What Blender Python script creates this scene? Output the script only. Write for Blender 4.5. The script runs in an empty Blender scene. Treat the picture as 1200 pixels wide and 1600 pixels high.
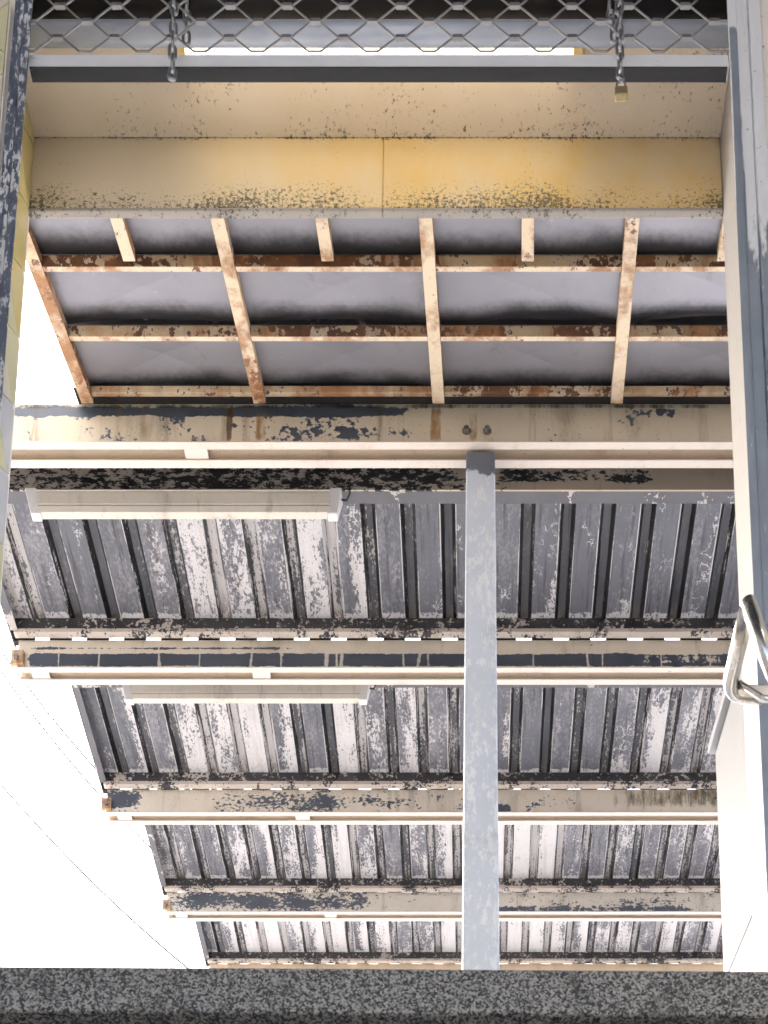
import bpy, math, random
from mathutils import Vector, Matrix
random.seed(7)
sc = bpy.context.scene
col = sc.collection

# ------------------------------------------------------------------ camera, sky, sun, exposure
TILT = math.radians(9.6686)                       # perspective-corrected view up the stairs: small tilt, strong rise
cam_d = bpy.data.cameras.new('camera'); cam = bpy.data.objects.new('camera', cam_d); col.objects.link(cam)
cam.location = (0, 0, 0); cam.rotation_euler = (math.pi/2 + TILT, 0, 0)
cam_d.sensor_width = 36; cam_d.lens = 45.0
cam_d.shift_x = -0.0875; cam_d.shift_y = 1.2870
cam_d.clip_start = 0.05; cam_d.clip_end = 3000
cam_d.dof.use_dof = True; cam_d.dof.focus_distance = 6.3; cam_d.dof.aperture_fstop = 11
sc.camera = cam

SUN_EL, SUN_AZ = math.radians(50), math.radians(300)      # azimuth clockwise from +Y: ahead and to the left, hidden by the canopy
sun_dir = Vector((math.sin(SUN_AZ)*math.cos(SUN_EL), math.cos(SUN_AZ)*math.cos(SUN_EL), math.sin(SUN_EL)))
w = bpy.data.worlds.new('World'); sc.world = w; w.use_nodes = True
wn = w.node_tree; sky = wn.nodes.new('ShaderNodeTexSky'); sky.sky_type = 'NISHITA'; sky.sun_disc = False
sky.sun_elevation = SUN_EL; sky.sun_rotation = SUN_AZ; sky.air_density = 1.0; sky.dust_density = 8.0; sky.ozone_density = 1.0
bg = wn.nodes['Background']; bg.inputs[1].default_value = 0.15
wn.links.new(sky.outputs[0], bg.inputs[0])
sl = bpy.data.lights.new('sun', 'SUN'); sl.energy = 1.3; sl.angle = math.radians(12); sl.color = (1, .98, .96)
so = bpy.data.objects.new('sun', sl); col.objects.link(so); so.location = (-10, -10, 20)
so.rotation_euler = sun_dir.to_track_quat('Z', 'Y').to_euler()
vs = sc.view_settings; vs.view_transform = 'Standard'; vs.look = 'None'; vs.gamma = 1; vs.use_curve_mapping = False
vs.exposure = 2.5
sc.cycles.max_bounces = 6; sc.cycles.diffuse_bounces = 3; sc.cycles.glossy_bounces = 2; sc.cycles.use_denoising = True
sc.cycles.use_adaptive_sampling = True; sc.cycles.adaptive_threshold = .035; sc.cycles.adaptive_min_samples = 8

# ------------------------------------------------------------------ helpers: meshes, things, parts
class MB:
    """collects shapes, builds ONE mesh"""
    def __init__(s): s.v = []; s.f = []; s.m = []
    def add(s, vs_, fs, mi=0):
        o = len(s.v); s.v += [tuple(p) for p in vs_]; s.f += [tuple(i+o for i in f) for f in fs]; s.m += [mi]*len(fs); return s
    def box(s, x0, x1, y0, y1, z0, z1, mi=0):
        return s.add([(x0,y0,z0),(x1,y0,z0),(x1,y1,z0),(x0,y1,z0),(x0,y0,z1),(x1,y0,z1),(x1,y1,z1),(x0,y1,z1)],
                     [(0,3,2,1),(4,5,6,7),(0,1,5,4),(1,2,6,5),(2,3,7,6),(3,0,4,7)], mi)
    def prism_x(s, prof, x0, x1, mi=0, caps=True):
        """profile of (y,z), counter-clockwise seen from +x, run from x0 to x1"""
        n = len(prof); V = [(x0,y,z) for y,z in prof] + [(x1,y,z) for y,z in prof]
        F = [(i, (i+1)%n, n+(i+1)%n, n+i) for i in range(n)]
        if caps: F += [tuple(range(n-1,-1,-1)), tuple(range(n,2*n))]
        return s.add(V, F, mi)
    def tube(s, pts, r, seg=10, closed=False, mi=0, flat=1.0):
        pts = [Vector(p) for p in pts]; n = len(pts); V = []; prev = None
        for i, p in enumerate(pts):
            if closed: t = (pts[(i+1)%n]-pts[i-1]).normalized()
            else: t = (pts[min(i+1,n-1)]-pts[max(i-1,0)]).normalized()
            a = Vector((0,0,1)) if abs(t.z) < .9 else Vector((1,0,0))
            if prev is not None: a = prev
            u = (a - t*a.dot(t)).normalized(); prev = u; q = t.cross(u)
            V += [p + (u*math.cos(2*math.pi*k/seg)*flat + q*math.sin(2*math.pi*k/seg))*r for k in range(seg)]
        F = []
        for i in range(n if closed else n-1):
            a, b = i*seg, ((i+1)%n)*seg
            F += [(a+k, a+(k+1)%seg, b+(k+1)%seg, b+k) for k in range(seg)]
        if not closed: F += [tuple(range(seg-1,-1,-1)), tuple(range((n-1)*seg, n*seg))]
        return s.add(V, F, mi)
    def mesh(s, name, mats):
        me = bpy.data.meshes.new(name); me.from_pydata(s.v, [], s.f)
        for m in (mats if isinstance(mats, (list, tuple)) else [mats]): me.materials.append(m)
        me.polygons.foreach_set('material_index', s.m); me.update(); return me
    def build(s, name, mats, parent=None, loc=(0,0,0), bevel=0, smooth=False, segs=2):
        me = s.mesh(name, mats)
        if smooth: me.polygons.foreach_set('use_smooth', [True]*len(me.polygons))
        o = bpy.data.objects.new(name, me); col.objects.link(o); o.parent = parent; o.location = loc
        if bevel:
            b = o.modifiers.new('edge', 'BEVEL'); b.width = bevel; b.segments = segs; b.limit_method = 'ANGLE'; b.angle_limit = .6
        return o
def B(*a): return MB().box(*a)
def tag(o, label=None, cat=None, group=None, kind=None):
    for k, v in (('label',label),('category',cat),('group',group),('kind',kind)):
        if v: o[k] = v
    return o
def thing(name, label, cat, loc=(0,0,0), group=None, rotz=0):
    o = bpy.data.objects.new(name, None); col.objects.link(o); o.location = loc; o.rotation_euler.z = rotz
    o.empty_display_size = .1
    return tag(o, label, cat, group)
def dup(o, parent, loc=None):
    c = o.copy(); col.objects.link(c); c.parent = parent
    if loc is not None: c.location = loc
    return c

# ------------------------------------------------------------------ helpers: node materials
class G:
    def __init__(s, name):
        s.mat = bpy.data.materials.new(name); s.mat.use_nodes = True; s.nt = s.mat.node_tree
        s.bsdf = s.nt.nodes['Principled BSDF']; s.out = s.nt.nodes['Material Output']
    def new(s, t, ins=None, **at):
        n = s.nt.nodes.new(t)
        for k, v in at.items(): setattr(n, k, v)
        for k, v in (ins or {}).items(): s.put(n.inputs[k], v)
        return n
    def put(s, sock, v):
        if hasattr(v, 'is_linked') or isinstance(v, bpy.types.NodeSocket): s.nt.links.new(v, sock)
        elif sock.type == 'RGBA' and len(v) == 3: sock.default_value = (*v, 1)
        else: sock.default_value = v
    def math(s, op, a, b=0.0, clamp=False):
        return s.new('ShaderNodeMath', {0: a, 1: b}, operation=op, use_clamp=clamp).outputs[0]
    def add(s, *a):
        r = a[0]
        for x in a[1:]: r = s.math('ADD', r, x)
        return r
    def mul(s, *a):
        r = a[0]
        for x in a[1:]: r = s.math('MULTIPLY', r, x)
        return r
    def step(s, x, a, b, c=0.0, d=1.0):
        return s.new('ShaderNodeMapRange', {0: x, 1: a, 2: b, 3: c, 4: d}, interpolation_type='SMOOTHSTEP').outputs[0]
    def mix(s, f, a, b, mode='MIX'):
        n = s.new('ShaderNodeMix', data_type='RGBA', blend_type=mode)
        s.put(n.inputs[0], f); s.put(n.inputs[6], a); s.put(n.inputs[7], b); return n.outputs[2]
    def coords(s, rnd=True):
        tc = s.new('ShaderNodeTexCoord').outputs['Object']; s.obj = tc
        if rnd:
            oi = s.new('ShaderNodeObjectInfo'); s.rand = oi.outputs['Random']; s.ocol = oi.outputs['Color']
            k = s.new('ShaderNodeVectorMath', {0: (37.1, 91.7, 53.3)}, operation='SCALE'); s.put(k.inputs['Scale'], s.rand)
            tc = s.new('ShaderNodeVectorMath', {0: tc, 1: k.outputs[0]}, operation='ADD').outputs[0]
        s.vec = tc; return tc
    def scaled(s, v, k): return s.new('ShaderNodeVectorMath', {0: v, 1: k}, operation='MULTIPLY').outputs[0]
    def xyz(s, v):
        n = s.new('ShaderNodeSeparateXYZ', {0: v}); return n.outputs[0], n.outputs[1], n.outputs[2]
    def noise(s, scale, detail=4, rough=.55, vec=None, dist=0.0):
        return s.new('ShaderNodeTexNoise', {'Vector': vec or s.vec, 'Scale': scale, 'Detail': detail, 'Roughness': rough, 'Distortion': dist}).outputs[0]
    def voro(s, scale, vec=None, feature='F1', out=0):
        return s.new('ShaderNodeTexVoronoi', {'Vector': vec or s.vec, 'Scale': scale}, feature=feature).outputs[out]
    def window(s, x, a, b, soft):
        """1 between a and b, fading over soft"""
        return s.mul(s.step(x, a-soft, a+soft), s.step(x, b-soft, b+soft, 1.0, 0.0))
    def finish(s, colour, rough=.6, metal=0.0, bump=None, strength=.3, dist=.002, spec=None):
        s.put(s.bsdf.inputs['Base Color'], colour); s.put(s.bsdf.inputs['Roughness'], rough); s.put(s.bsdf.inputs['Metallic'], metal)
        if spec is not None: s.bsdf.inputs['Specular IOR Level'].default_value = spec
        if bump is not None:
            b = s.new('ShaderNodeBump', {'Strength': strength, 'Distance': dist, 'Height': bump}); s.put(s.bsdf.inputs['Normal'], b.outputs[0])
        return s.mat

def peel(name, paint, under, thr=.5, scale=9.0, stretch=(1,1,1), boxes=(), speck=.35, streak=0.0, grime=.25, rust=0.0, mould=(), cracks=False, rough=.6, under_metal=.3, var=.1, flakes=0.0):
    """old paint flaking off bare metal; boxes = (x0,x1,z0,z1,amount,softx,softz) where more has come away (negative: less)"""
    g = G(name); g.coords(); v = g.scaled(g.vec, stretch); ox, oy, oz = g.xyz(g.obj)
    n1 = g.noise(scale, 6, .66, v, .3); n2 = g.noise(scale*7, 3, .6, v); n3 = g.noise(scale*.22, 2, .5, v)
    m = g.add(n1, g.mul(g.add(n2, -.5), speck), g.mul(g.add(n3, -.5), .5))
    for (x0,x1,z0,z1,amt,sx,sz) in boxes:
        m = g.add(m, g.mul(g.mul(g.window(ox,x0,x1,sx), g.window(oz,z0,z1,sz)), amt))
    bare = g.step(m, 1-thr-.018, 1-thr+.018)
    if cracks:      # thin strips of paint left standing across the bare band
        cv = g.scaled(g.vec, (5.6, 5.6, .6)); e = g.voro(1.0, g.scaled(g.vec,(4.5,.2,.25)), 'DISTANCE_TO_EDGE', 0)
        bare = g.mul(bare, g.step(g.add(e, g.mul(g.add(n2,-.5),.03)), .008, .016))
    pc = g.mix(g.mul(g.noise(2.3, 5, .6), var*6), paint, tuple(c*.72 for c in paint))
    dirt = g.mul(g.step(g.noise(5, 5, .7, g.scaled(g.vec,(1,1,.35))), .5, .78), grime)
    pc = g.mix(dirt, pc, (.13,.095,.06))
    spots = g.mul(g.step(g.noise(scale*9, 4, .7), .64, .70), .7); pc = g.mix(spots, pc, (.09,.07,.05))
    uc = g.mix(g.noise(7, 5, .6), tuple(c*.75 for c in under), tuple(min(1,c*1.3) for c in under))
    if flakes:
        fl = g.step(g.add(g.noise(scale*5, 5, .7, v), g.mul(n3,.2)), .78-flakes, .8-flakes); bare = g.mul(bare, g.math('SUBTRACT', 1.0, fl))
    c = g.mix(bare, pc, uc)
    rim = g.mul(g.step(m, 1-thr-.055, 1-thr-.02), g.math('SUBTRACT', 1.0, bare)); c = g.mix(g.mul(rim,.55), c, (.42,.40,.37))
    drip = g.mul(g.step(g.noise(16, 4, .65, g.scaled(g.vec,(1,1,.07))), .56, .76), grime*.9); c = g.mix(drip, c, (.10,.075,.045))
    if rust:
        r = g.mul(g.step(g.noise(scale*.7, 5, .72, g.scaled(g.vec,(1,1,.6))), .62-rust, .75-rust*.6), .85)
        c = g.mix(r, c, g.mix(g.noise(30,4,.6), (.40,.16,.05), (.09,.045,.02)))
    if streak:
        sv = g.scaled(g.vec, (1,1,.06)); st = g.mul(g.step(g.noise(5.5, 4, .6, sv), .60, .74), streak); c = g.mix(st, c, (.25,.115,.03))
    for (x0,x1,z0,z1,amt,sx,sz,cl) in mould:
        k = g.mul(g.window(ox,x0,x1,sx), g.window(oz,z0,z1,sz)); t = g.add(g.noise(11, 7, .7, g.scaled(g.vec,(2,1,.45))), g.mul(k, amt))
        c = g.mix(g.mul(g.step(t, .85, 1.12), .88), c, cl)
    return g.finish(c, g.add(g.mul(bare, -.12), rough), g.mul(bare, under_metal), n2, .25, .0012)

CREAM = (.66,.58,.465); PEACH = (.58,.515,.45); BLUE = (.085,.10,.125); DARK = (.035,.036,.04)

# corrugated sheet: object colour R = how much paint is left on that pan
def sheet_mat(name, under, kind):
    g = G(name); g.coords()
    oc = g.new('ShaderNodeSeparateColor', {0: g.ocol}); lvl = oc.outputs[0]
    v = g.scaled(g.vec, (1.6,.55,1)); ox, oy, oz = g.xyz(g.obj)
    n1 = g.noise(9, 6, .70, v, .25); n2 = g.noise(85, 4, .66, g.scaled(g.vec,(1,.7,1))); n3 = g.noise(2.6, 2, .5, v)
    run = g.noise(3.2, 4, .62, g.scaled(g.vec,(14,.9,1)))                      # long wear marks running with the ribs
    if kind == 'pan':
        side = g.step(ox, -.145, -.03)                                        # paint comes off from one side of each pan
        m = g.add(g.mul(n1,.62), g.mul(n2,.62), g.mul(n3,.45), g.mul(run,.32), g.mul(side, oc.outputs[1]), lvl)
        paint = g.step(m, 1.36, 1.44)
        line = g.step(g.math('ABSOLUTE', g.add(g.noise(16,5,.6,g.vec,.4), -.5)), .018, .007)
        paint = g.math('MAXIMUM', paint, g.mul(line, g.step(g.noise(6,3,.5,v), .56, .64)))
        rim = g.add(g.step(ox, -.139, -.1435), g.step(ox, -.0405, -.036))          # ridges of paint kept along the folds
        paint = g.math('MAXIMUM', paint, g.mul(rim, g.step(g.add(run, g.mul(n2,.25)), .60, .66)))
        edge = g.step(g.add(oy, g.mul(n1,.06)), .628, .636)                    # rim of paint kept along the far end
        paint = g.math('MAXIMUM', paint, g.mul(edge, g.step(n2, .40, .48)))
    elif kind == 'crown':
        m = g.add(g.mul(run,.6), g.mul(n1,.35), g.mul(n2,.5), g.mul(lvl,.7)); paint = g.step(m, .93, 1.0)
    else:
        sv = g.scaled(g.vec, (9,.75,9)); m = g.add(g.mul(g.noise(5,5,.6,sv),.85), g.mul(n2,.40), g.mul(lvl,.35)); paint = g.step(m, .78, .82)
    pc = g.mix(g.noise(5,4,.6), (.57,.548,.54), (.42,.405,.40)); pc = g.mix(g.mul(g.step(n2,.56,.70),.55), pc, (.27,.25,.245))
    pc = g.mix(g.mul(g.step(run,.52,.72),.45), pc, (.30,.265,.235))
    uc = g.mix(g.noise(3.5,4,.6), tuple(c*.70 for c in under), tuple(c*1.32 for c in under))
    chalk = g.mul(g.step(g.add(g.mul(n1,.6), g.mul(n2,.6), g.mul(lvl,.4)),   .62, .84), .55 if kind == 'pan' else .2); uc = g.mix(chalk, uc, (.30,.29,.30))
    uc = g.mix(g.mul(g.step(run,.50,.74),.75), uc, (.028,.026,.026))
    c = g.mix(paint, uc, pc)
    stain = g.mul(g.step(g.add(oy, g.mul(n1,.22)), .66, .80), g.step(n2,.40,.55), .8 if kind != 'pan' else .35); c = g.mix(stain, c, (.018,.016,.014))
    return g.finish(c, g.add(.55, g.mul(paint,.25)), g.mul(g.math('SUBTRACT',1.0,paint),.2))
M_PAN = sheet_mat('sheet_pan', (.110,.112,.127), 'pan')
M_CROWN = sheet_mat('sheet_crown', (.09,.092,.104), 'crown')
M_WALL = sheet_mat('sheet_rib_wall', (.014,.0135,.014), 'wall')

M_LIP = peel('peach_lip_paint', PEACH, (.2,.16,.12), thr=.20, grime=.22, scale=14, var=.03, rough=.55)
M_RECESS = peel('tan_recess_paint', (.54,.43,.31), (.25,.17,.1), thr=.2, grime=.3, streak=.25, scale=10)
M_TRIM = peel('grey_edge_trim', (.42,.38,.34), (.10,.098,.105), thr=.62, scale=7, grime=.2)
M_PURLIN = peel('dark_purlin_paint', (.50,.44,.38), (.05,.048,.05), thr=.62, scale=8, grime=.3, speck=.6, flakes=.08)
M_PLIP = peel('pale_purlin_lip', (.55,.48,.41), (.06,.058,.06), thr=.42, scale=12, grime=.3, speck=.7)
M_BLACK = G('black_grime').finish((.02,.018,.017), .8)
M_BRACKET = peel('rusty_bracket', (.5,.36,.2), (.1,.06,.04), thr=.35, rust=.18, scale=20)
def bolt_mat():
    g = G('weathered_bolt'); g.coords(); return g.finish(g.mix(g.noise(60,4), (.30,.28,.25), (.08,.06,.045)), .55, .5)
M_BOLT = bolt_mat()
M_WHITE = peel('dirty_lamp_enamel', (.58,.53,.45), (.2,.17,.14), thr=.2, grime=.5, scale=16, var=.08, rough=.5)
M_CAP = peel('pale_lamp_cap', (.60,.585,.56), (.3,.25,.2), thr=.12, grime=.15, scale=12, var=.05, rough=.5)

# ------------------------------------------------------------------ the setting: ground, landing, stairs
def plain(name, a, b, scale=3, rough=.8, bump=.2):
    g = G(name); g.coords(False); n = g.noise(scale, 8, .6); return g.finish(g.mix(n, a, b), rough, 0, n, bump, .01)
M_GROUND = plain('pale_paving', (.41,.42,.44), (.34,.35,.365), .8)
tag(MB().add([(-900,-900,-1.5),(900,-900,-1.5),(900,900,-1.5),(-900,900,-1.5)], [(0,1,2,3)]).build('ground', M_GROUND), kind='structure')

def granite():
    g = G('speckled_granite'); g.coords()
    v1 = g.voro(250, None, 'F1', 1); c1 = g.new('ShaderNodeSeparateColor', {0: v1}).outputs[0]
    n = g.noise(230, 4, .7); n2 = g.noise(9, 5, .65); n3 = g.noise(110, 4, .6)
    k = g.add(g.mul(c1,.45), g.mul(n,.35), g.mul(n3,.35))
    c = g.mix(g.step(k, .42, .78), (.018,.017,.015), (.27,.26,.235)); c = g.mix(g.mul(g.step(n2,.48,.72),.6), c, (.028,.023,.02))
    return g.finish(c, .72, 0, n, .4, .003)
M_GRAN = granite()
land = tag(MB().box(-2.6,2.6,2.26,3.3,-1.5,1.985).box(-2.6,2.6,2.34,3.3,1.986,2.091).build('landing', M_GRAN), kind='structure')
NY = 2.2
nos = MB()
x = -3.25
while x < 2.6:                                      # nosing slabs with fine joints
    B(0,2.0985,0,.125,1.992,2.093).build('granite_slab', M_GRAN, land, (x, NY + .0135*(x+.93)*.6, .010), .006).rotation_euler.z = .008
    x += 2.1
M_STEP = plain('pale_concrete', (.40,.40,.40), (.33,.33,.33), 5)
st = MB()
for i in range(22):
    y0 = 3.32 + i*.30; st.box(-2.4, .78, y0, y0+.30, -1.49, 2.09 + (i+1)*.156 - .15)
tag(st.build('stairs', M_STEP), kind='structure')

# ------------------------------------------------------------------ entrance building: jambs, soffit, fascia, ceiling
M_PLASTER = peel('jamb_plaster', (.72,.68,.62), (.42,.40,.38), thr=.22, grime=.15, scale=5, var=.06)
M_TAN = peel('tan_reveal_paint', (.52,.485,.44), (.4,.35,.3), thr=.16, grime=.15, scale=4)
def specked(name, c0, c1, base_mould=0.0, z0=0, z1=1, crease=.06, thr=.662, skylit=(-9,-8)):
    g = G(name); g.coords(False); ox, oy, oz = g.xyz(g.obj)
    big = g.noise(2.1, 6, .68, g.scaled(g.vec,(1,1,.5))); c = g.mix(g.mul(g.step(big,.30,.66), g.step(ox, skylit[0], skylit[1])), c0, c1)  # left end kept paler: skylight painted into the colour
    c = g.mix(g.mul(g.noise(6,6,.65),.25), c, tuple(k*.6 for k in c0))
    cl = g.noise(5.5, 4, .6); low = g.step(oz, z0, z1, 1.0, 0.0); n = g.noise(85, 5, .8); nb = g.noise(24, 6, .75)
    cr = g.add(g.mul(g.step(oz,5.752,5.778), crease), g.mul(g.mul(g.step(oy,2.955,2.998), g.step(oz,5.77,5.778)), crease))
    t1 = g.add(g.mul(n,.8), g.mul(cl,.3), g.mul(low, base_mould), cr); t2 = g.add(nb, g.mul(cl,.2), g.mul(low, base_mould*.5), cr)
    spot = g.math('MAXIMUM', g.step(t1, thr, thr+.05), g.step(t2, thr+.105, thr+.15)); c = g.mix(g.mul(spot,.9), c, (.045,.035,.018))
    haze = g.mul(g.step(g.add(g.noise(9,6,.7), g.mul(low, base_mould*1.6)), .72, 1.1), .55); c = g.mix(haze, c, (.17,.13,.06))
    st_ = g.mul(g.step(g.noise(9,4,.6,g.scaled(g.vec,(1,1,.08))), .62,.8), .22); c = g.mix(st_, c, (.3,.2,.09))
    return g.finish(c, .5, 0, g.add(spot, g.noise(20,5,.6)), .15, .002)
M_FASCIA = specked('ochre_fascia_paint', (.66,.56,.40), (.68,.45,.13), .13, 5.5, 5.65, skylit=(-1.25,-.1))
M_SOFFIT = specked('buff_soffit_paint', (.74,.655,.54), (.70,.60,.46), crease=.03, thr=.672)
M_LEDGE = specked('grey_ledge_paint', (.36,.32,.27), (.29,.265,.23), .12, 5.4, 5.6)
bld = thing('entrance_building', 'tiled and plastered stair entrance around the half-raised roller grille', 'building', (0,0,0))
# walls, the main ones raised far out of view to block light
lw = B(-2.0,-1.353,2.60,3.019,-1.5,14).build('wall', M_PLASTER, bld)
lw2 = B(-2.0,-1.232,2.545,2.60,-1.5,14).build('wall', M_PLASTER, bld)
B(-2.0,-1.75,-.6,2.545,-1.5,5.745).build('wall', M_PLASTER, bld)
rw = B(.758,2.4,2.60,3.019,-1.5,14).build('wall', M_TAN, bld, bevel=.006)
B(.722,2.4,2.53,2.60,-1.5,14).build('wall', M_PLASTER, bld, bevel=.004)
B(1.05,1.3,-.6,2.53,-1.5,5.745).build('wall', M_PLASTER, bld)
M_DARKCEIL = plain('dark_ceiling', (.06,.06,.065), (.04,.04,.04), 3)
B(-2.0,1.3,-2.6,2.54,5.75,6.0).build('ceiling', M_DARKCEIL, bld)  # carried back out of view to block the sun on the entrance
B(-1.352,.757,2.60,2.998,6.02,14).build('upper_wall', M_PLASTER, bld)  # unseen height, raised to block light on the canopy
B(-1.352,.757,2.77,2.999,5.779,6.01).build('soffit', M_SOFFIT, bld)
B(-1.352,-.2764,3.0,3.018,5.502,5.80).build('fascia_panel', M_FASCIA, bld, bevel=.004)
B(-.2760,.757,3.0,3.018,5.502,5.80).build('fascia_panel', M_FASCIA, bld, bevel=.004)
B(-1.352,-.2766,2.998,3.018,5.488,5.4995).build('ledge', M_LEDGE, bld, bevel=.004)
B(-.2758,.757,2.998,3.018,5.488,5.4995).build('ledge', M_LEDGE, bld, bevel=.004)
B(-1.35,.755,3.0,3.04,5.81,14).build('rear_plate', M_PLASTER, bld)

# diamond tiles on the left jamb
def tile_mat(name, c):
    g = G(name); g.coords(); n = g.noise(5,5,.6); return g.finish(g.mix(n, c, tuple(k*.78 for k in c)), .25, 0, g.noise(40,3), .05, .001)
TILES = [tile_mat('cream_green_tile', (.62,.60,.38)), tile_mat('ochre_tile', (.66,.54,.22)), tile_mat('pale_grey_tile', (.55,.57,.60)), tile_mat('ivory_tile', (.66,.62,.50))]
def clip(poly, axis, lim, keep_less):
    out = []
    for i in range(len(poly)):
        a, b = poly[i], poly[(i+1) % len(poly)]
        ia = (a[axis] <= lim) == keep_less or a[axis] == lim; ib = (b[axis] <= lim) == keep_less or b[axis] == lim
        if ia: out.append(a)
        if ia != ib:
            t = (lim-a[axis])/(b[axis]-a[axis]); out.append((a[0]+(b[0]-a[0])*t, a[1]+(b[1]-a[1])*t))
    return out
def diamond_tiles(u0, u1, z0, z1, half, place, parent, nrm_out, phase, pick):
    g_ = .0016; th = .007; j = 0
    r = math.floor((z0-phase)/half)-1
    while phase + r*half < z1 + half:
        cz = phase + r*half; ku = -2
        while True:
            cu = u0 + (ku + .5*(r % 2)) * 2*half; ku += 1
            if cu - half > u1: break
            h = half - g_*1.5
            p = [(cu-h,cz),(cu,cz-h),(cu+h,cz),(cu,cz+h)]
            for ax, lim, less in ((0,u0,False),(0,u1,True),(1,z0,False),(1,z1,True)):
                if p: p = clip(p, ax, lim, less)
            if len(p) < 3: continue
            area = abs(sum(p[i][0]*p[(i+1)%len(p)][1]-p[(i+1)%len(p)][0]*p[i][1] for i in range(len(p))))/2
            if area < 2e-4: continue
            n = len(p); V = [place(u, z, 0.0005) for u, z in p] + [place(u, z, th) for u, z in p]
            F = [tuple(range(n, 2*n)), tuple(range(n-1,-1,-1))] + [(i,(i+1)%n,n+(i+1)%n,n+i) for i in range(n)]
            if nrm_out: F = [tuple(reversed(f)) for f in F]
            MB().add(V, F).build('tile', pick(cz), parent); j += 1
        r += 1
def pick_rev(z):
    if z > 4.9: return TILES[1] if z > 5.1 else TILES[0]
    return TILES[(0,2,3,0,3,2)[int(z*8.2) % 6]]
diamond_tiles(2.61, 2.995, 3.6, 5.77, .125, lambda u,z,t: (-1.352+t, u, z), lw, False, 4.98, pick_rev)
diamond_tiles(-1.45, -1.236, 4.2, 5.7, .125, lambda u,z,t: (u, 2.545-t, z), lw2, False, 5.02, lambda z: TILES[3] if int(z*7)%3 else TILES[0])

# ------------------------------------------------------------------ canopy of stepped roofs
BY = [3.75, 5.09, 6.466, 7.851, 9.21]
BZ = [5.766, 6.49, 7.217, 7.937, 8.655]
XL, XR = -2.2, 2.35
beam_mats = [
  peel('beam_paint_rust_streaked', (.60,.525,.40), BLUE, thr=.31, scale=7, grime=.7, streak=.6, speck=.7,
       boxes=((-1.75,-.25,.125,.162,.50,.12,.012),(-.6,-.1,.02,.07,.16,.2,.02),(.25,.45,.01,.06,.15,.1,.02),(.6,.75,.12,.16,.3,.05,.02)),
       mould=((.05,.75,.0,.17,.30,.3,.05,(.05,.04,.022)),(-.905,-.88,0,.17,.62,.008,.03,(.10,.05,.02)),(-.80,-.755,0,.15,.52,.012,.03,(.26,.13,.04)),(-.16,-.115,0,.17,.60,.01,.03,(.27,.13,.04)),(-.02,.02,0,.15,.48,.012,.03,(.24,.13,.04)),(-2,1,.155,.18,.5,.2,.01,(.03,.03,.015)))),
  peel('beam_paint_dark_band', CREAM, (.075,.087,.11), thr=.24, scale=9, grime=.4, cracks=True, speck=.6,
       boxes=((-2.12,2.4,.012,.082,.62,.03,.010),(-2.1,-.9,.108,.120,.34,.1,.006),(.75,1.2,.02,.08,-.3,.05,.02))),
  peel('beam_paint_blue_patches', (.68,.605,.50), BLUE, thr=.29, scale=8, grime=.45, speck=1.2, stretch=(.8,1,1.2),
       boxes=((-2.2,-1.98,.04,.15,.40,.03,.02),(-1.5,-.90,.03,.14,.34,.25,.05),(-.95,-.30,.03,.11,.16,.1,.03),(.08,.22,.0,.06,.55,.03,.02),(.3,.7,.04,.1,.14,.1,.02)),
       mould=((.75,2.0,.02,.19,.5,.25,.06,(.075,.055,.012)),)),
  peel('beam_paint_grey_spread', (.68,.62,.53), (.10,.115,.14), thr=.30, scale=8, grime=.4, speck=1.2, stretch=(.8,1,1.2),
       boxes=((-2.15,-1.55,.03,.15,.32,.2,.05),(-1.5,-.75,.02,.14,.30,.3,.05),(.1,1.5,.0,.045,.34,.1,.015),(.55,1.4,.04,.1,.16,.2,.03))),
  peel('beam_paint_clean', (.74,.58,.40), BLUE, thr=.22, scale=8, grime=.3)]
beam_words = ['nearest canopy beam, rust-streaked cream with bolts above the post', 'cream canopy beam with a dark peeled band under the widest roof bay',
  'third canopy beam, cream with blue-grey bare patches and mould at right', 'fourth canopy beam, cream with grey peeling patches, small in the distance',
  'farthest canopy beam, low cream strip just above the granite edge']
for k in range(5):
    H = .178 if k == 0 else .162
    X0 = -2.4 if k == 0 else XL
    t = thing('canopy_beam', beam_words[k], 'beam', (0, BY[k], BZ[k]), 'beams carrying the stepped canopy')
    B(X0+.02, XR, 0, .006, .004, H).build('web', beam_mats[k], t, bevel=.001)
    B(X0+.02, XR, .0062, .070, H-.008, H-.0005).build('top_flange', M_LIP, t)
    B(X0+.02, XR, .064, .070, .004, H-.009).build('rear_web', M_LIP, t)
    B(X0, XR, -.004, .018, -.002, .0036).build('lip', M_LIP, t, bevel=.001)
    B(X0, XR, .050, .074, -.002, .0036).build('lip', M_LIP, t, bevel=.001)
    B(X0+.02, XR, .0065, .0635, .024, .030).build('recess_plate', M_RECESS, t)
    for xs in (-1.06, -2.12):
        B(xs, xs+.085, .0185, .0495, .003, .010).build('batten', M_LIP, t, bevel=.001)
    if k:       # bracket and bolt at the open end
        B(X0-.005, X0+.055, -.018, -.001, .008, .085).build('end_bracket', M_BRACKET, t, bevel=.002)
        bo = MB().tube([(0,0,0),(0,-.012,0)], .012, 6).build('bolt', M_BOLT, t, (X0+.022, -.018, .038))
        for dx in (.1, .135):
            MB().tube([(0,0,0),(0,-.004,0)], .005, 6).build('rivet', M_BOLT, t, (X0+dx, 0, .012))
    else:
        for bx in (-.026, .050, -1.02, -.985):
            z = .052 if bx > -.5 else .010
            r = .012 if bx > -.5 else .006
            b_ = MB(); b_.tube([(0,0,0),(0,-.004,0)], r*1.35, 10); b_.tube([(0,-.004,0),(0,-.014,0)], r*.85, 6)
            b_.build('bolt', M_BOLT, t, (bx, 0, z))

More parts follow.
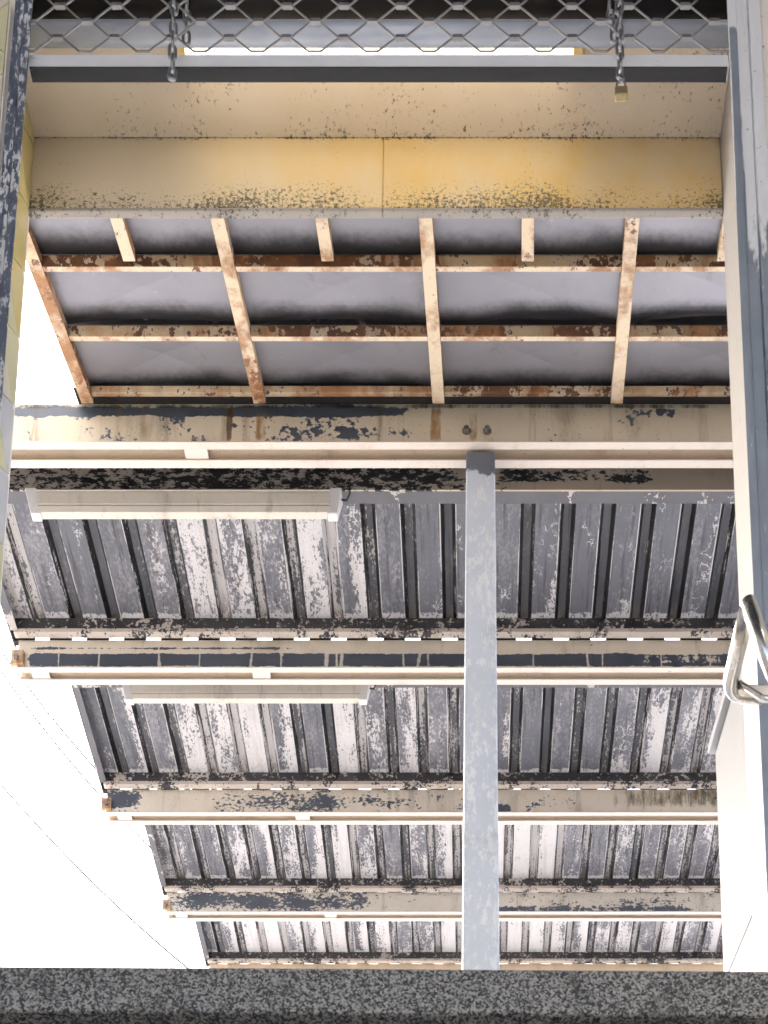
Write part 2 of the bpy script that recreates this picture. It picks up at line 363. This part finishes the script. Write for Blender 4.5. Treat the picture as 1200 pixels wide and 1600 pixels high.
# one corrugation of the roof sheet (pan + rib), 1 mm sheet
PITCH = .178
def module(L, first=False):
    prof = [(-.1445,0),(-.0335,0),(-.0175,.040),(.0175,.040),(.0335,0)]
    if first: prof = [(-.12,0)] + prof[1:]
    mb = MB(); e = .0012
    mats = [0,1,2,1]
    for i in range(4):
        (xa,za),(xb,zb) = prof[i], prof[i+1]
        V = [(xa,0,za),(xb,0,zb),(xb,L,zb),(xa,L,za),(xa,0,za+e),(xb,0,zb+e),(xb,L,zb+e),(xa,L,za+e)]
        mb.add(V, [(0,3,2,1),(4,5,6,7),(0,1,5,4),(2,3,7,6)], mats[i])
    # shallow stop-end under the pan, turned down at the far end
    return mb
SL = .705
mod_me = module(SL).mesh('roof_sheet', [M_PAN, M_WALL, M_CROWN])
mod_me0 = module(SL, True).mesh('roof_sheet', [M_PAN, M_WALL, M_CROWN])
paint_levels = {0: [.42,.20,.14,.16,.30,.42,.40,.34,.50,.20,.16,.04,.10,.14,.06,.04,.10,.08,.12,.10],
                1: [.20,.26,.30,.40,.44,.46,.28,.18,.44,.30,.34,.30,.10,.16,.08,.22,.20,.30,.34,.36],
                2: [.22,.22,.20,.24,.22,.28,.22,.28,.24,.22,.26,.3,.22,.30,.42,.44,.24,.2,.22,.24],
                3: [.18,.24,.44,.40,.30,.34,.3,.26,.28,.24,.26,.3,.28,.32,.36,.4,.3,.28,.3,.3]}
bay_words = ['nearest corrugated roof bay, dark grey with flaking paint, long lamp at left', 'second corrugated roof bay, paint worn in pale stripes, shorter lamp below it',
             'third corrugated roof bay, small flaking grey bay below the mouldy beam', 'farthest corrugated roof bay, pale flaking strip just above granite edge']
M_PUR = [peel('near_purlin_black_peel', (.46,.38,.29), (.016,.0155,.016), thr=.30, under_metal=0.0, rough=.8, flakes=.15, scale=11, grime=.3, speck=.7, stretch=(.55,1,1),
              boxes=((-2.4,-.1,-1,1,.50,.5,.1),(.1,.8,-.125,-.06,.30,.08,.012),(.8,3,-1,1,-.4,.06,.1))), M_PURLIN, M_PURLIN, M_PURLIN]
for k in range(4):
    zp = BZ[k+1] + .234; y0 = BY[k+1] - .665
    t = thing('canopy_roof', bay_words[k], 'roof', (0, y0, zp), 'corrugated roof bays of the canopy')
    n = 0; x = -2.072
    while x < XR:
        o = bpy.data.objects.new('roof_sheet', mod_me0 if n == 0 else mod_me); col.objects.link(o); o.parent = t
        o.location = (x, 0, random.uniform(-.0006,.0006))
        lv = paint_levels[k][min(n, 19)] + (.0,.0,.08,.08)[k]
        o.color = (lv + random.uniform(-.03,.03), random.choice((-.10,.05,.16,.24)), random.random(), 1)
        x += PITCH; n += 1
    # near purlin (hangs below the sheet), far purlin on the beam, packers under each pan
    zl = -.168 if k == 0 else -.118
    B(XL+.01, XR, 0, .006, zl, -.002).build('purlin', M_PUR[k], t, (0,0,0), bevel=.0008)
    B(XL+.01, XR, .0062, .05, zl, zl+.006).build('purlin_flange', M_TRIM, t)
    B(XL+.012, XR, .622, .627, -.066, -.002).build('purlin', M_PURLIN, t, bevel=.0008)
    B(XL+.012, XR, .618, .646, (-.0858,-.0895,-.0885,-.0876)[k], -.0665).build('purlin_flange', M_PLIP, t)
    pk = MB(); x = -2.072
    while x < XR:
        pk.box(x-.140, x-.038, .668, .690, -.0715, -.001); x += PITCH
    tag(pk.build('packing_strip', M_BLACK, t), kind='stuff')
    # unseen riser sheet, added behind the beam to shut out skylight
    ya_, za_ = BY[k]+.080 - y0, BZ[k]+(.178 if k == 0 else .162) - .012 - zp
    MB().prism_x([(ya_,za_),(ya_+.004,za_),(-.003,-.004),(-.007,-.004)], XL+.005, XR).build('riser_blocker', M_TRIM, t)
    # edge trim along the open left side
    B(XL-.012, XL-.004, -.01, .70, -.075, .052).build('edge_trim', M_TRIM, t, bevel=.001)
    B(XL-.0035, XL+.03, .01, .62, -.075, -.069).build('edge_trim', M_TRIM, t)

# fluorescent lamps under the first two bays
def lamp(label, y, z):
    t = thing('fluorescent_lamp', label, 'lamp', (-1.232, y, z), 'fluorescent lamps under the canopy')
    L = .622
    B(-L-.02, L+.02, .012, .055, -.010, .004).build('back_plate', M_WHITE, t, bevel=.002)
    MB().prism_x([(-.002,-.012),(.000,-.020),(.012,-.055),(.016,-.060),(.014,-.066),(.024,-.084),(.050,-.084),(.060,-.012)], -L, L).build('reflector', M_WHITE, t, bevel=.0015)
    B(-L, L, -.005, .010, -.0115, -.0045).build('reflector_lip', M_WHITE, t, bevel=.001)
    for s in (-1, 1):
        m = MB(); V = []
        for yy in (-.006, .055):
            V += [(s*(L+.001),yy,.002),(s*(L+.050),yy,.002),(s*(L+.030),yy+.030*(yy<0),-.090),(s*(L-.012),yy+.030*(yy<0),-.090)]
        F = [(0,1,2,3),(7,6,5,4),(0,4,5,1),(1,5,6,2),(2,6,7,3),(3,7,4,0)]
        if s > 0: F = [tuple(reversed(f)) for f in F]
        m.add(V, F); m.build('end_cap', M_CAP, t, bevel=.003)
    MB().tube([(L+.045,.03,-.01),(L+.070,.02,-.028),(L+.085,.0,-.020),(L+.083,.0,.03)], .004, 6).build('cable', M_BLACK, t, smooth=True)
    return t
lamp('longer-looking unlit fluorescent lamp hanging below the nearest canopy beam', 4.402, 6.524)
lamp('unlit fluorescent lamp farther back, tucked under the dark-banded beam', 5.775, 7.281)

# ------------------------------------------------------------------ centre post
def post_mat():
    g = G('scuffed_galvanised_post'); g.coords(False); ox, oy, oz = g.xyz(g.obj)
    v = g.scaled(g.vec, (1.6,1.6,.5)); n1 = g.noise(14,7,.75,v); n2 = g.noise(55,5,.65,g.scaled(g.vec,(1,1,.5))); n3 = g.noise(1.7,3,.5)
    z = g.mix(n3, (.62,.675,.75), (.45,.50,.57)); z = g.mix(g.step(n2,.45,.7), z, (.62,.65,.68))
    flake = g.step(g.add(n1, g.mul(g.add(n2,-.5),.7), g.mul(g.step(ox,.02,.085),.06), g.mul(g.step(ox,-.02,-.04),.12)), .56,.60)
    c = g.mix(flake, z, (.68,.71,.74))
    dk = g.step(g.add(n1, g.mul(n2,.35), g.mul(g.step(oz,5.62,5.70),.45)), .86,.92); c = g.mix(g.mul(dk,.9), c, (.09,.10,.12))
    gm = g.mul(g.step(g.noise(5,6,.65),.58,.75),.35); c = g.mix(gm, c, (.2,.22,.25))
    return g.finish(c, .55, .15, n2, .3, .001)
M_POST = post_mat()
po = thing('steel_post', 'scuffed pale blue-grey steel post standing in the middle of the canopy', 'post', (0,0,0))
pm = MB()
ya, yb = 3.772, 3.882; zt, zb_ = 5.763, 1.95
V = []
for (z, xa, xb) in ((zt,-.027,.078),(3.54,-.040,.088),(zb_,-.047,.094)):
    V += [(xa,ya,z),(xb,ya,z),(xb,yb,z),(xa,yb,z)]
F = [(3,2,1,0),(8,9,10,11)]
for r in (0,4): F += [(r+i, r+(i+1)%4, r+4+(i+1)%4, r+4+i) for i in range(4)]
F = [tuple(reversed(f)) for f in F]
pm.add(V, F).build('shaft', M_POST, po, bevel=.006, segs=3)
V = []
for (z, xb) in ((5.70,.064),(3.54,.073),(zb_,.079)):      # folded seam down the right side
    V += [(xb,ya-.004,z),(xb+.006,ya-.004,z),(xb+.006,ya+.002,z),(xb,ya+.002,z)]
F = [(3,2,1,0),(8,9,10,11)]
for r in (0,4): F += [(r+i, r+(i+1)%4, r+4+(i+1)%4, r+4+i) for i in range(4)]
MB().add(V, [tuple(reversed(f)) for f in F]).build('seam', M_POST, po)
B(-.06,.11,3.765,3.89,1.94,1.95).build('base_plate', M_POST, po)

# ------------------------------------------------------------------ rusty lattice canopy
M_RUST = peel('rusting_cream_frame', (.64,.52,.37), (.16,.06,.03), thr=.33, scale=9, rust=.17, grime=.35, speck=.6, under_metal=0, rough=.75)
M_RUSTD = peel('rusty_frame_side', (.48,.37,.23), (.09,.04,.02), thr=.46, scale=7, rust=.19, grime=.6, speck=.6, under_metal=0, rough=.8)
M_RUSTH = peel('heavily_rusted_frame', (.60,.46,.31), (.14,.06,.03), thr=.38, scale=9, rust=.27, grime=.35, speck=.6, under_metal=0, rough=.8)
def panel_mat():
    g = G('grey_sheet_panel'); g.coords(); ox, oy, oz = g.xyz(g.obj); n = g.noise(4,6,.6); n2 = g.noise(60,4,.6)
    c = g.mix(n, (.31,.305,.335), (.21,.208,.228)); c = g.mix(g.mul(g.step(n2,.64,.72),.4), c, (.4,.38,.38))
    c = g.mix(g.mul(g.step(g.noise(9,6,.7),.56,.8),.5), c, (.07,.065,.065))
    far_dark = g.add(g.mul(oy, 1.0), g.mul(g.noise(5,3,.5), .09), g.mul(n2,.03))       # each panel darkens unevenly towards its far seam
    c = g.mix(g.mul(g.step(far_dark, -.035, .045), .93), c, (.012,.011,.011))
    return g.finish(c, g.add(.30, g.mul(n,.25)), .5, g.noise(6,3,.5), .12, .008)
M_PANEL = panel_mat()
la = thing('lattice_canopy', 'rusty cream lattice frame with grey creased sheet panels over the doorway', 'canopy', (0, 3.10, 5.630))
SLOPE = math.atan2(.262, .62)
la.rotation_euler = (SLOPE, 0, 0)
SKEW = .034
LEN = .668; D = .034
def lbox(name, x0, x1, y0, y1, z0, z1):
    m = MB().box(x0, x1, y0, y1, z0, z1)
    m.m = [0,0,1,1,1,1]; m.v = [(a+SKEW*b, b, c) for a, b, c in m.v]
    return m.build(name, [M_RUST, M_RUSTD], la, bevel=.002)
B(-1.45,1.2,LEN-.008,LEN+.16,D+.006,D+.010).build('flashing', M_BLACK, la)
B(-1.45,1.2,-.02,LEN+.02,D+.055,D+.058).build('sky_blocker', M_TRIM, la)  # added above the panels to keep sky out of the sag gaps
raf = [-1.425, -.800, -.150, .497, 1.15]; half = [-1.115, -.475, .170, .800]
r1, r2 = .155, .405      # rail positions along the slope
for i, xr in enumerate(raf):
    r_ = lbox('rafter', xr-.022, xr+.022, -.085, LEN, 0, D)
    if i == 0: r_.material_slots[0].link = 'OBJECT'; r_.material_slots[0].material = M_RUSTH
for xr in half: lbox('short_rafter', xr-.02, xr+.02, -.085, r1-.022, .001, D)
for i in range(4):
    a, b = raf[i]+.0225, raf[i+1]-.0225
    for yr in (r1, r2): lbox('rail', a, b, yr-.004, yr+.014, .0015, D-.001)
    er = MB().box(a, b, LEN-.030, LEN-.012, .012, D-.001); er.v = [(p[0]+SKEW*p[1],p[1],p[2]) for p in er.v]; er.build('rail', M_RUSTD, la, bevel=.002)
def panel(x0, x1, y0, y1, bulge, sag=.0):
    cx, cy = (x0+x1)/2, (y0+y1)/2; N = 12; m = MB(); V = []; F = []
    for j in range(N+1):
        for i in range(N+1):
            u, v = i/N*2-1, j/N*2-1; d = 1-max(abs(u),abs(v))
            V.append((cx+u*(x1-x0)/2, cy+v*(y1-y0)/2, D + .004 + bulge*.6*(d**.9) + sag*(1-u*u)*max(0,(v-.35)/.65)**2))
    for j in range(N):
        for i in range(N):
            a = j*(N+1)+i; q = (a, a+N+1, a+N+2, a+1)
            # split along the creases
            if (i < N/2) == (j < N/2): F += [(q[0],q[1],q[2]),(q[0],q[2],q[3])]
            else: F += [(q[0],q[1],q[3]),(q[1],q[2],q[3])]
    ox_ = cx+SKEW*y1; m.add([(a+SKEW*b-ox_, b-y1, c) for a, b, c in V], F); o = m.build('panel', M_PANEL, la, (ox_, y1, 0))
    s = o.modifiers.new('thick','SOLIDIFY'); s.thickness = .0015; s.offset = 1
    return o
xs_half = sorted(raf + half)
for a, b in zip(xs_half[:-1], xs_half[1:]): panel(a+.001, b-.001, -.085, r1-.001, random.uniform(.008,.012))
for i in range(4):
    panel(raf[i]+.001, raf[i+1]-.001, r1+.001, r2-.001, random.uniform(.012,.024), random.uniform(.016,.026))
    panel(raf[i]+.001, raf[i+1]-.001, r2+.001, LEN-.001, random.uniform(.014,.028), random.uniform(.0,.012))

# ------------------------------------------------------------------ roller grille, guides, chains, padlock
def steel(name, a, b, rough=.35, metal=.8, scale=12, dirt=.45):
    g = G(name); g.coords(); n = g.noise(scale,6,.65); n2 = g.noise(3,5,.6,g.scaled(g.vec,(.3,1,1)))
    c = g.mix(n, a, b); c = g.mix(g.mul(g.step(n2,.52,.75),dirt), c, tuple(k*.35 for k in a))
    return g.finish(c, g.add(rough, g.mul(n,.2)), metal, n, .08, .001)
M_BAR = steel('dull_aluminium_bar', (.86,.87,.90), (.72,.73,.76), .40, .35)
M_DBAR = steel('dark_bar_strip', (.012,.012,.014), (.02,.02,.022), .6, 0)
M_ROD = steel('grille_rod_steel', (.36,.36,.37), (.22,.21,.20), .4, .8)
M_CASE = steel('shaded_roller_steel', (.022,.023,.026), (.012,.012,.014), .6, .2, 6)  # near-black colour carries the shade on the roller
M_LITEDGE = steel('lit_edge_steel', (.40,.43,.48), (.28,.30,.34), .5, .4, 8)
M_CHAIN = steel('zinc_chain', (.38,.39,.41), (.2,.2,.2), .35, .9, 60)
M_INOX = steel('brushed_stainless', (.72,.70,.67), (.62,.60,.57), .16, 1.0, 30, .08)
M_BRASS = steel('worn_brass', (.45,.36,.20), (.30,.23,.12), .4, .8, 40)
M_GUIDEL = peel('left_guide_flaking_blue', (.52,.54,.56), (.105,.125,.17), thr=.53, scale=13, grime=.2, speck=1.0, stretch=(1.3,1.3,.45), flakes=.02)
M_GUIDER = peel('right_guide_cream_over_blue', (.60,.615,.63), (.23,.265,.31), thr=.25, scale=6, grime=.15, speck=.6, stretch=(1.5,1,.35), var=.04, flakes=.03,
                boxes=((.670,.690,4.2,5.22,.5,.004,.03),(.66,.80,2,4.55,.5,.01,.35)))
rs = thing('roller_grille', 'half-raised steel diamond roller grille with its bottom bar and side guides', 'shutter', (0,0,0))
SY = 2.55
# bottom bar
gb = G('stained_aluminium_bar'); gb.coords(False); bx_, by_, bz_ = gb.xyz(gb.obj)
nb_ = gb.noise(14,5,.65); cb_ = gb.mix(nb_, (.86,.87,.90), (.70,.71,.74))
cb_ = gb.mix(gb.mul(gb.step(gb.add(bx_, gb.mul(gb.noise(9,5,.7,gb.scaled(gb.vec,(.5,1,3))),.32)), -.98, -1.06), .93), cb_, (.03,.03,.032))
cb_ = gb.mix(gb.mul(gb.step(gb.noise(60,4,.7),.66,.72),.5), cb_, (.2,.2,.2))
M_BOTBAR = gb.finish(cb_, .42, .3)
MB().prism_x([(SY-.001,5.1535),(SY+.022,5.1535),(SY+.019,5.205),(SY+.002,5.205)], -1.178, .674).build('bottom_bar', M_BOTBAR, rs, bevel=.002)
MB().prism_x([(SY-.003,5.147),(SY+.023,5.147),(SY+.023,5.153),(SY-.003,5.153)], -1.172, .670).build('bar_dark_strip', M_DBAR, rs, bevel=.0015)  # dark strip along the underside of the bottom bar
# zigzag rods: rows of flats joined by slopes
rows = [5.207, 5.259, 5.316, 5.372, 5.428]
per = .1517; fl = .032; x00 = -1.028    # a low flat of the lowest row is centred here
for r in range(4):
    z0, z1 = rows[r], rows[r+1]; pts = []
    xs = x00 + (per/2 if r % 2 else 0) - per*2
    q = []
    while xs < .9:
        q += [(xs-fl/2, z0+.004), (xs+fl/2, z0+.004), (xs+per/2-fl/2, z1-.004), (xs+per/2+fl/2, z1-.004)]; xs += per
    q = [p for p in q if -1.19 < p[0] < .69]
    pts = [(q[0][0]-.03, SY, q[0][1])] + [(a, SY, b) for a, b in q] + [(q[-1][0]+.03, SY, q[-1][1])]
    MB().tube(pts, .0023, 6, flat=.9).build('grille_rod', M_ROD, rs)
clip_me = MB().box(-.013,.013,-.004,.004,-.0055,.0055).mesh('link_clip', M_ROD)
for r in range(1, 4):
    xs = x00 + (per/2 if r % 2 else 0)
    xs -= per*2
    while xs < .66:
        if xs > -1.15:
            o = bpy.data.objects.new('link_clip', clip_me); col.objects.link(o); o.parent = rs; o.location = (xs, SY, rows[r])
        xs += per
# guides: U channels
def guide(x_in, x_out, s, m):
    a, b = sorted((x_in, x_out)); t_ = .004
    g_ = MB(); g_.box(a, b, 2.515, 2.519, -1.5, 5.365)
    g_.box(a if s < 0 else a+.024, b-.033 if s < 0 else b, 2.584, 2.588, -1.5, 5.365)
    if s < 0: g_.box(a, a+t_, 2.5192, 2.5838, -1.5, 5.365)
    else: g_.box(b-t_, b, 2.5192, 2.5838, -1.5, 5.365)
    return g_.build('guide_rail', m, rs, bevel=.0012)
guide(-1.162, -1.208, -1, M_GUIDEL); guide(.668, .720, 1, M_GUIDER)
tag(B(.690,.693,2.511,2.5148,-1.5,5.36).build('guide_seam', M_GUIDER, rs))
B(-1.190,-1.182,2.510,2.5148,-1.5,5.36).build('guide_seam', M_GUIDEL, rs)
B(.7205,.752,2.505,2.529,-1.5,5.39).build('guide_cover', M_GUIDER, rs, bevel=.003)
# rolled-up curtain: shade painted black above, its lit underside a pale rail added below
rl = MB(); cy_, cz_, R_ = 2.65, 5.715, .085; prof = []
for i in range(28):
    a = 2*math.pi*i/28; prof.append((cy_+R_*math.cos(a), cz_+R_*math.sin(a)))
rl.prism_x(prof, -1.30, .745).build('roller', M_CASE, rs, smooth=True)
MB().prism_x([(2.702+.024*math.cos(2*math.pi*i/20), 5.588+.024*math.sin(2*math.pi*i/20)) for i in range(20)], -1.30, .745).build('roller_lit_edge', M_LITEDGE, rs, smooth=True)
B(-1.30,.745,2.716,2.728,5.600,5.616).build('casing_lip', M_LITEDGE, rs, bevel=.002)

# oval-link chains
def link_mesh(name, L=.047, W=.024, r=.0040):
    pts = []; a = (L-W)/2; rr = W/2 - r
    for i in range(9): t_ = math.pi*i/8; pts.append((rr*math.cos(t_), 0, a + rr*math.sin(t_)))
    for i in range(9): t_ = math.pi + math.pi*i/8; pts.append((rr*math.cos(t_), 0, -a + rr*math.sin(t_)))
    me = MB().tube(pts, r, 7, closed=True).mesh(name, M_CHAIN); me.polygons.foreach_set('use_smooth', [True]*len(me.polygons)); return me
LM = link_mesh('link')
def chain(label, strands):
    t = thing('hanging_chain', label, 'chain', (strands[0][0], strands[0][1], strands[0][3]), 'chains hanging over the bottom bar')
    bx, by, bz = t.location
    for (x, y, ztop, zbot, dx) in strands:
        n = max(2, int((ztop-zbot)/.0385)+1)
        for i in range(n):
            o = bpy.data.objects.new('link', LM); col.objects.link(o); o.parent = t
            f_ = i/(n-1)
            o.location = (x + dx*f_ + random.uniform(-.001,.001) - bx, y + random.uniform(-.001,.001) - by, ztop - .0385*i - bz)
            o.rotation_euler = (random.uniform(-.08,.08), random.uniform(-.06,.06), (math.radians(8) if i % 2 else math.radians(98)) + random.uniform(-.15,.15))
    return t
chain('zinc chain looped over the bottom bar, left of the pair, no padlock', [(-.785,2.500,5.30,5.02,.006),(-.778,2.592,5.46,5.31,.004)])
chain('zinc chain over the bottom bar carrying the brass padlock', [(.382,2.500,5.30,5.02,-.004),(.368,2.592,5.46,5.33,.01)])
MB().tube([(0,0,0),(-.024,0,0)], .006, 8).build('bolt', M_BOLT, None, (0,0,0)) if False else None
pl = thing('padlock', 'small worn brass padlock hanging from the right-hand chain', 'padlock', (.380, 2.500, 4.948))
B(-.017,.017,-.008,.008,0,.030).build('body', M_BRASS, pl, bevel=.004)
sh = [(-.011,0,.028),(-.011,0,.045)] + [(-.011*math.cos(math.pi*i/8),0,.045+.011*math.sin(math.pi*i/8)) for i in range(1,8)] + [(.011,0,.045),(.011,0,.028)]
MB().tube(sh, .003, 8).build('shackle', M_CHAIN, pl, smooth=True)

# lit strip lamp under the soffit behind the bar
cl = thing('strip_light', 'lit white strip light under the soffit behind the raised grille', 'light', (-.275, 2.822, 5.778))
M_HOUS = peel('ochre_lamp_housing', (.72,.52,.20), (.4,.3,.15), thr=.15, grime=.1, scale=10)
B(-.595,.595,-.045,.045,-.016,0).build('housing', M_HOUS, cl, bevel=.002)
for s in (-1,1): B(s*.58-.014, s*.58+.014, -.045,.04,-.045,-.0165).build('end_holder', M_HOUS, cl, bevel=.002)
ge = G('lit_diffuser'); ge.coords(False)
ge.put(ge.bsdf.inputs['Base Color'], (.9,.88,.8)); ge.put(ge.bsdf.inputs['Emission Color'], (1,.86,.62)); ge.bsdf.inputs['Emission Strength'].default_value = .8
MB().prism_x([(-.042,-.0165),(-.042,-.030),(-.02,-.044),(.02,-.044),(.04,-.030),(.04,-.0165)][::-1], -.565, .565).build('diffuser', ge.mat, cl)

# ------------------------------------------------------------------ handrail and stair parapet at right
hr = thing('handrail', 'bent stainless steel handrail end fixed to the right wall', 'handrail', (.62,2.2,2.75))
hr.location = (0,0,0)
def arc(p0, c, p1, n=7):
    p0, c, p1 = Vector(p0), Vector(c), Vector(p1)
    return [(1-t)**2*p0 + 2*t*(1-t)*c + t*t*p1 for t in [i/(n-1) for i in range(n)]]
A = Vector((0.540,2.083,2.796)); E_ = Vector((.540,2.285,2.845)); Wp = Vector((.70,2.285,2.845))
d_ = (E_-A).normalized()
pts = [A, A+d_*.1] + arc(E_-d_*.05, E_, E_+Vector((.05,0,0))) + [Wp]
MB().tube(pts, .0165, 14).build('rail', M_INOX, hr, smooth=True)
C_ = Vector((0.600,2.083,2.595))
MB().tube([A+Vector((0,-.002,.012)), A+(C_-A)*.5, C_], .0155, 14).build('rail', M_INOX, hr, smooth=True)
MB().tube([(.562,2.26,2.842),(.575,2.255,2.825),(.605,2.24,2.78),(.62,2.235,2.772),(.72,2.235,2.772)], .0065, 8).build('bracket', M_INOX, hr, smooth=True)
MB().tube([(.586,2.04,2.835),(.586,1.55,2.62)], .012, 12).build('upper_rail', M_INOX, hr, smooth=True)

M_PARA = peel('white_parapet_panel', (.30,.305,.31), (.22,.22,.22), thr=.12, grime=.06, scale=6, var=.03, rough=.4)
pa = thing('stair_parapet', 'white panelled stair wall with a sloping top beyond the right guide', 'wall', (.8, 3.0, 0))
sl_ = .375
def para(name, y0, y1, zlo, zhi, m, x0=0.0, x1=.12, bev=.002):
    """zlo, zhi: heights at y=0 of the sloping lower and upper edges (None: level bottom)"""
    z = lambda b, y: b if b < 2.2 else b + sl_*y
    V = [(x0,y0,z(zlo,y0)),(x1,y0,z(zlo,y0)),(x1,y1,z(zlo,y1)),(x0,y1,z(zlo,y1)),(x0,y0,z(zhi,y0)),(x1,y0,z(zhi,y0)),(x1,y1,z(zhi,y1)),(x0,y1,z(zhi,y1))]
    return MB().add(V, [(0,3,2,1),(4,5,6,7),(0,1,5,4),(1,2,6,5),(2,3,7,6),(3,0,4,7)]).build(name, m, pa, bevel=bev)
para('wall', .002, .570, 1.9, 4.01, M_TRIM, .006, .12)
para('panel', .002, .576, 3.142, 4.005, M_PARA, 0, .0055, .001)
para('panel', .002, .576, 1.95, 3.134, M_PARA, 0, .0055, .001)
para('coping', .002, .590, 4.012, 4.045, M_PARA, -.022, .14, .004)

# ------------------------------------------------------------------ overhead wires, faint in the sky
M_WIRE = G('grey_wire').finish((.05,.05,.055), .6)
for i, (p, q) in enumerate((((-9.15,20,26.30),(-5.45,20,21.55)),((-9.15,20.3,26.05),(-5.5,20.3,21.40)),((-9.15,20,23.5),(-4.6,20,18.6)))):
    a, b = Vector(p), Vector(q); pts = [a.lerp(b, k/12) + Vector((0,0,-.25*(1-(k/6-1)**2))) for k in range(13)]
    o = MB().tube(pts, .0175, 5).build('overhead_wire', M_WIRE)
    tag(o, ['upper faint overhead wire of the pair across the white sky', 'lower faint overhead wire of the pair across the white sky', 'single faint overhead wire at the lower left of the sky'][i], 'wire', 'overhead wires in the sky')
